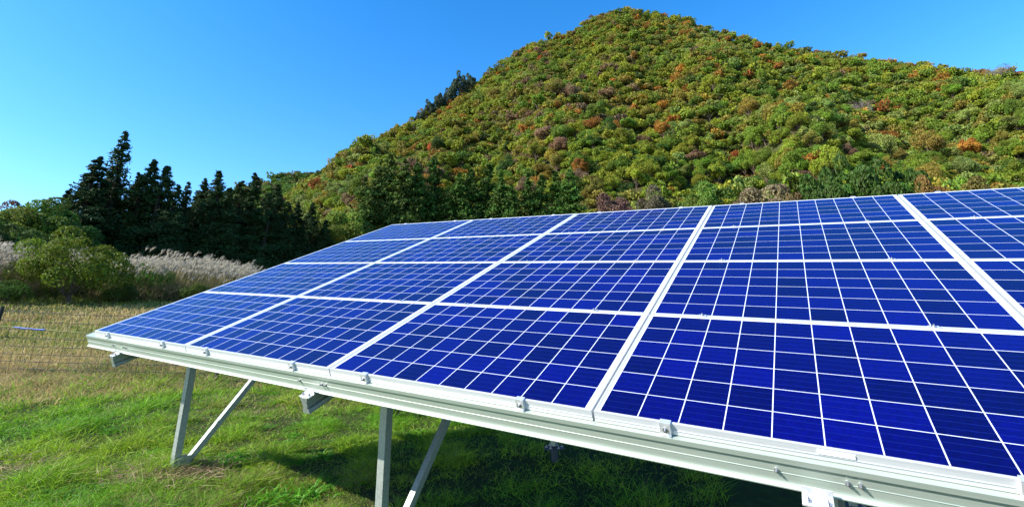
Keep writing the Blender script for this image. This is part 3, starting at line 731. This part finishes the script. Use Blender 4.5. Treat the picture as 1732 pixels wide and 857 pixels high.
def slope_r(px, py):
    az, el = azel(px, py); rr = np.linspace(R0 + 5, float(ridge_r(az)), 300); e = np.arctan2(hill_z(rr * math.sin(az), rr * math.cos(az)) - CZ, rr)
    i = np.argmax(e > el); return float(rr[i]) if e.max() > el else float(rr[-1])
bare_tree(1455, 205, slope_r(1455, 205) - 4, 12.5, 6.0, None, 'leafless grey tree in the middle of the right hillside', (.13, .10, .08))
bare_tree(1702, 150, slope_r(1702, 142) - 3, 12.5, 6.5, None, 'purplish bare tree on the skyline at the right', (.14, .06, .05))

# left broadleaf trees and bush
LEFT = [(95, 335, 52, 120, (.105, .170, .022), 'mid green tree left of the dark cedars', 0), (40, 345, 50, 110, (.15, .19, .024), 'yellow green tree near the left edge behind the bush', 1),
        (5, 372, 46, 90, (.065, .11, .018), 'dark green tree at the left edge of the photo', 2), (2, 338, 60, 70, (.13, .065, .035), 'russet tree top at the left edge above the dark green tree', 3),
        (130, 372, 50, 80, (.08, .14, .02), 'low green tree in front of the first dark cedars', 3), (70, 390, 47, 100, (.07, .12, .018), 'dark green bushy tree behind the yellow green bush', 2)]
for (px, py, r, wp, cc, lb, v) in LEFT: broad_at(px, py, r, wp, cc, lb, v=v, group='broadleaf trees at the left')
BUSH = broad_parts(500, 2.1, 3.0, .15, 40, 17000, .058, .9, .5, .09, (.13, .42), .62)
az, el = azel(112, 515); bx, by = polar(az, 28.5)
place_tree('garden_bush', *BUSH, bx, by, .88, .4, (.125, .165, .011), 'large yellow green bush in front of the pampas grass', 'bush', zs=1.08)
SH = broad_parts(501, 1.3, 1.9, .1, 20, 7000, .048, .9, .55, .06, zb=.8)
for (px, r, s, cc, lb) in ((245, 31, 1.0, (.08, .17, .018), 'green shrub between the bush and the pampas grass'), (196, 33, 1.1, (.24, .27, .018), 'bright yellow leafed shrub behind the bush'),
                           (205, 28.5, .5, (.07, .10, .014), 'low dark shrub at the right foot of the bush'), (12, 28, .55, (.07, .13, .016), 'low green shrub at the left foot of the bush'), (330, 29.5, .5, (.12, .16, .022), 'low green shrub at the foot of the pampas grass')):
    az, _ = azel(px, 480); x, y = polar(az, r); place_tree('shrub', *SH, x, y, s, px, cc, lb, 'shrub', 'shrubs around the bush')

# ------------------------------------------------------------------ pampas grass (one uncountable mass)
def strips(P0, D, Ln, Wd, bend, nseg, rng, side=None):
    """curved tapering strips: returns V, F (nseg quads each)"""
    n = len(P0); D = unit(D)
    sd_ = unit(np.cross(D, unit(rng.normal(size=(n, 3))))) if side is None else side
    out = []
    for i in range(nseg + 1):
        t = i / nseg; c = P0 + D * (Ln * t)[:, None] + bend * (Ln * t * t)[:, None]
        wd = (Wd * (1 - t) ** .7 + Wd * .06)[:, None]; out += [c - sd_ * wd, c + sd_ * wd]
    V = np.stack(out, 1).reshape(-1, 3); k = 2 * (nseg + 1)
    f = np.concatenate([[[2 * i, 2 * i + 1, 2 * i + 3, 2 * i + 2]] for i in range(nseg)]); Fq = (np.arange(n)[:, None, None] * k + f[None]).reshape(-1, 4)
    return V, Fq
rg = np.random.default_rng(77); n = 3600
px = rg.uniform(-180, 425, n); r = rg.uniform(29.5, 38, n)
keep = ~((px > 60) & (px < 170) & (r < 31)); px, r = px[keep], r[keep]; n = len(px)
azs = np.array([azel(a, 450)[0] for a in px]); X, Y = r * np.sin(azs), r * np.cos(azs); Z = terrain(X, Y)
hg = rg.normal(1.62, .26, n) * np.interp(px, [-60, 60, 180, 260, 330, 425], [1.15, .95, .9, 1.05, 1.05, .85])
lean = np.c_[rg.normal(.12, .12, n), rg.normal(0, .1, n), np.ones(n)]
P0 = np.c_[X, Y, Z]; Vs, Fs, Cs = [], [], []; base = 0
def addpart(V, Fq, c):
    global base
    Vs.append(V); Fs.append(Fq + base); Cs.append(c); base += len(V)
bd = np.c_[rg.normal(.12, .08, n), rg.normal(0, .08, n), np.full(n, -.03)]
V, Fq = strips(P0, lean, hg, np.full(n, .009), bd, 3, rg); addpart(V, Fq, np.repeat(np.array([[.22, .19, .075]]) * rg.uniform(.7, 1.2, (n, 1)), 3, 0))
tip = P0 + unit(lean) * hg[:, None] + bd * hg[:, None]
for k in range(9):
    D = np.c_[rg.normal(.35, .22, n), rg.normal(0, .22, n), rg.uniform(.6, 1.1, n)]
    V, Fq = strips(tip - unit(lean) * rg.uniform(0, .14, (n, 1)), D, rg.uniform(.16, .30, n), rg.uniform(.010, .020, n), np.c_[rg.normal(.3, .1, n), np.zeros(n), np.full(n, -.32)], 2, rg)
    addpart(V, Fq, np.repeat(np.array([[.47, .42, .32]]) * rg.uniform(.75, 1.2, (n, 1)), 2, 0))
for k in range(8):
    m = n; sp = P0 + np.c_[rg.normal(0, .12, m), rg.normal(0, .12, m), np.zeros(m)]
    V, Fq = strips(sp, np.c_[rg.normal(0, .45, m), rg.normal(0, .45, m), np.ones(m)], rg.uniform(.8, 1.5, m) * hg / 1.75, rg.uniform(.009, .018, m), np.c_[rg.normal(0, .3, m), rg.normal(0, .3, m), np.full(m, -.35)], 3, rg)
    gcol = np.where(rg.random((m, 1)) < .45, np.array([[.09, .12, .025]]), np.array([[.24, .19, .085]])) * rg.uniform(.7, 1.2, (m, 1)); addpart(V, Fq, np.repeat(gcol, 3, 0))
o = link('pampas_grass', mesh_np('pampas_grass', np.concatenate(Vs), np.concatenate(Fs), [MAT['blade']], fcol=np.concatenate(Cs)))
tag(o, 'tall pale silver plumed pampas grass in front of the dark cedars', 'grass', None, 'stuff')

# ------------------------------------------------------------------ field grass
def grass(name, label, n, rmin, rmax, azr, hfun, wid, colfun, seed, lean=.35, bendk=.5, mask=None):
    rg = np.random.default_rng(seed); az = rg.uniform(*azr, n); r = 1 / rg.uniform(1 / rmax, 1 / rmin, n); X, Y = r * np.sin(az), r * np.cos(az)
    if mask is not None:
        k = rg.random(n) < mask(X, Y, r, az); X, Y, r, az = X[k], Y[k], r[k], az[k]
    n = len(X); P0 = np.c_[X, Y, terrain(X, Y) - .01]; hgt = hfun(X, Y, r, rg); wdt = wid * np.maximum(1, r / 4.5) * rg.uniform(.6, 1.3, n)
    D = np.c_[rg.normal(.05, lean, n), rg.normal(0, lean, n), np.ones(n)]; bd = np.c_[rg.normal(0, bendk, n), rg.normal(0, bendk, n), -rg.uniform(.05, .5, n)]
    V, Fq = strips(P0, D, hgt, wdt, bd, 2, rg); c = colfun(X, Y, r, rg)
    o = link(name, mesh_np(name, V, Fq, [MAT['blade']], fcol=np.repeat(c, 2, 0))); tag(o, label, 'grass', None, 'stuff'); return o
def under(X, Y):  # thins grass to bare dark soil, to deepen the shadow beneath the array
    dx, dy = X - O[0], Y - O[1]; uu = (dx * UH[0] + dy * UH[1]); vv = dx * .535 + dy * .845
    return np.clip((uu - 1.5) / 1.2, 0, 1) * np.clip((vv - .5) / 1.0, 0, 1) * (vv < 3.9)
G1, G2, G3 = np.array([.150, .370, .016]), np.array([.35, .47, .030]), np.array([.42, .32, .14])
def dryness(X, Y, r):
    return np.clip((r - 9.4) / 2.6, 0, 1) * np.clip(1.2 - (r - 18) / 12, .45, 1) * np.clip((-.25 - np.arctan2(X, Y)) / .3, 0, 1)
def c_green(X, Y, r, rg):
    a = sines(X, Y, 51, 2.2, 3); b = sines(X, Y, 52, 1.0, 3); n = len(X)
    t = np.clip(.45 + .45 * a + rg.normal(0, .22, n), 0, 1)[:, None]; c = G1 * (1 - t) + G2 * t
    p = np.clip(.035 + .35 * np.clip(b - .3, 0, 1) + .75 * dryness(X, Y, r), 0, .93); s = (rg.random(n) < p)[:, None]
    c = np.where(s, G3 * rg.uniform(.55, 1.1, (n, 1)), c); return c * rg.uniform(.5, 1.3, (n, 1))
def clump(X, Y): return sines(X, Y, 53, 7.5, 3, .6)
def h_green(X, Y, r, rg):
    b = sines(X, Y, 54, 1.3, 2)
    return np.clip(.060 + .085 * np.clip(clump(X, Y) + .15, 0, 1.3) + .02 * b, .03, .4) * rg.uniform(.5, 1.5, len(X)) * (1 + 1.4 * dryness(X, Y, r))
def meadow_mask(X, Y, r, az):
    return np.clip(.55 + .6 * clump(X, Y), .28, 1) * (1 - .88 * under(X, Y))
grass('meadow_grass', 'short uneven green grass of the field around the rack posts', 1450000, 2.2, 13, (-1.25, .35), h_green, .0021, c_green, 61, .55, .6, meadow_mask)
def tall_h(X, Y, r, rg): return np.clip(.20 + .10 * sines(X, Y, 56, .9, 3), .1, .6) * rg.uniform(.7, 1.3, len(X))
def tall_c(X, Y, r, rg):
    n = len(X); b = sines(X, Y, 57, .55, 3); far = np.clip((r - 22) / 6, 0, 1); p = np.clip(.80 + .3 * b - .45 * far, .1, .97)
    s = (rg.random(n) < p)[:, None]; rust = (sines(X, Y, 58, .8, 2) > .75)[:, None]
    c = np.where(s, np.where(rust & (rg.random((n, 1)) < .5), np.array([.32, .16, .07]), np.array([.52, .385, .155])), np.array([.20, .26, .03])); return c * rg.uniform(.6, 1.2, (n, 1))
grass('dry_meadow', 'tall tan dry grass of the field beyond the wire fence', 170000, 8.5, 31, (-1.22, -.2), tall_h, .0024, tall_c, 62, .28, .35, lambda X, Y, r, az: np.clip((r - 9.6) / 2.0, 0, 1))
# lush weed tufts and a straw mat at the foot of the first post
rg = np.random.default_rng(63); tx = []
for _ in range(380):
    az = rg.uniform(-1.0, .15); r = 1 / rg.uniform(1 / 9.5, 1 / 2.6); tx.append((*polar(az, r), rg.uniform(.35, 1.0)))
for (a, b, s) in ((520, 835, 1.5), (400, 775, 1.2), (455, 845, 1.3), (640, 665, 1.0), (300, 670, 1.0), (150, 835, 1.1), (180, 730, .9), (560, 660, 1.0), (770, 715, 1.2), (700, 735, 1.1)):
    d = ray(a, b); t = 1.0
    for _ in range(60):
        p = d * t; e = CZ + p[2] - float(base_ground(p[0], p[1])); t += e * .9
    p = d * t; tx.append((p[0], p[1], s))
Vs, Fs, Cs = [], [], []; base = 0
for (x, y, s) in tx:
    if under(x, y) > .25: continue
    n = 130; z = float(terrain(x, y)); a = rg.uniform(0, 6.28, n); sp = rg.uniform(.1, 1.3, n)
    P0 = np.c_[x + rg.normal(0, .08 * s, n), y + rg.normal(0, .08 * s, n), np.full(n, z - .01)]
    D = np.c_[np.cos(a) * sp, np.sin(a) * sp, np.ones(n)]; V, Fq = strips(P0, D, rg.uniform(.06, .17, n) * s, rg.uniform(.003, .0065, n) * s, np.c_[np.cos(a) * .4, np.sin(a) * .4, np.full(n, -.5)], 3, rg)
    g0 = np.array([.085, .255, .014]) * rg.uniform(.8, 1.2); addpart(V, Fq, np.repeat(g0 * rg.uniform(.7, 1.4, (n, 1)), 3, 0))
o = link('weed_tufts', mesh_np('weed_tufts', np.concatenate(Vs), np.concatenate(Fs), [MAT['blade']], fcol=np.concatenate(Cs))); tag(o, 'bright green weed tufts growing through the field grass', 'grass', None, 'stuff')
Vs, Fs, Cs = [], [], []; base = 0
t0 = W(RAFT_U[0], .62, -.24)
for (ox, oy, sg, n) in ((t0[0], t0[1] - .1, .22, 1500), (-5.25, 8.95, .25, 700), (-4.6, 4.9, .3, 500), (-1.7, 3.9, .25, 500)):
    X = rg.normal(ox, sg, n); Y = rg.normal(oy, sg * .8, n); P0 = np.c_[X, Y, terrain(X, Y) + rg.uniform(0, .05, n)]
    V, Fq = strips(P0, np.c_[rg.normal(0, 1, n), rg.normal(0, 1, n), rg.uniform(.05, .5, n)], rg.uniform(.08, .22, n), np.full(n, .0028), np.c_[np.zeros((n, 2)), np.full(n, -.25)], 2, rg)
    addpart(V, Fq, np.repeat(np.array([[.40, .29, .17]]) * rg.uniform(.6, 1.25, (n, 1)), 2, 0))
o = link('dead_straw', mesh_np('dead_straw', np.concatenate(Vs), np.concatenate(Fs), [MAT['blade']], fcol=np.concatenate(Cs))); tag(o, 'pale dead straw matted around the foot of the first post', 'straw', None, 'stuff')
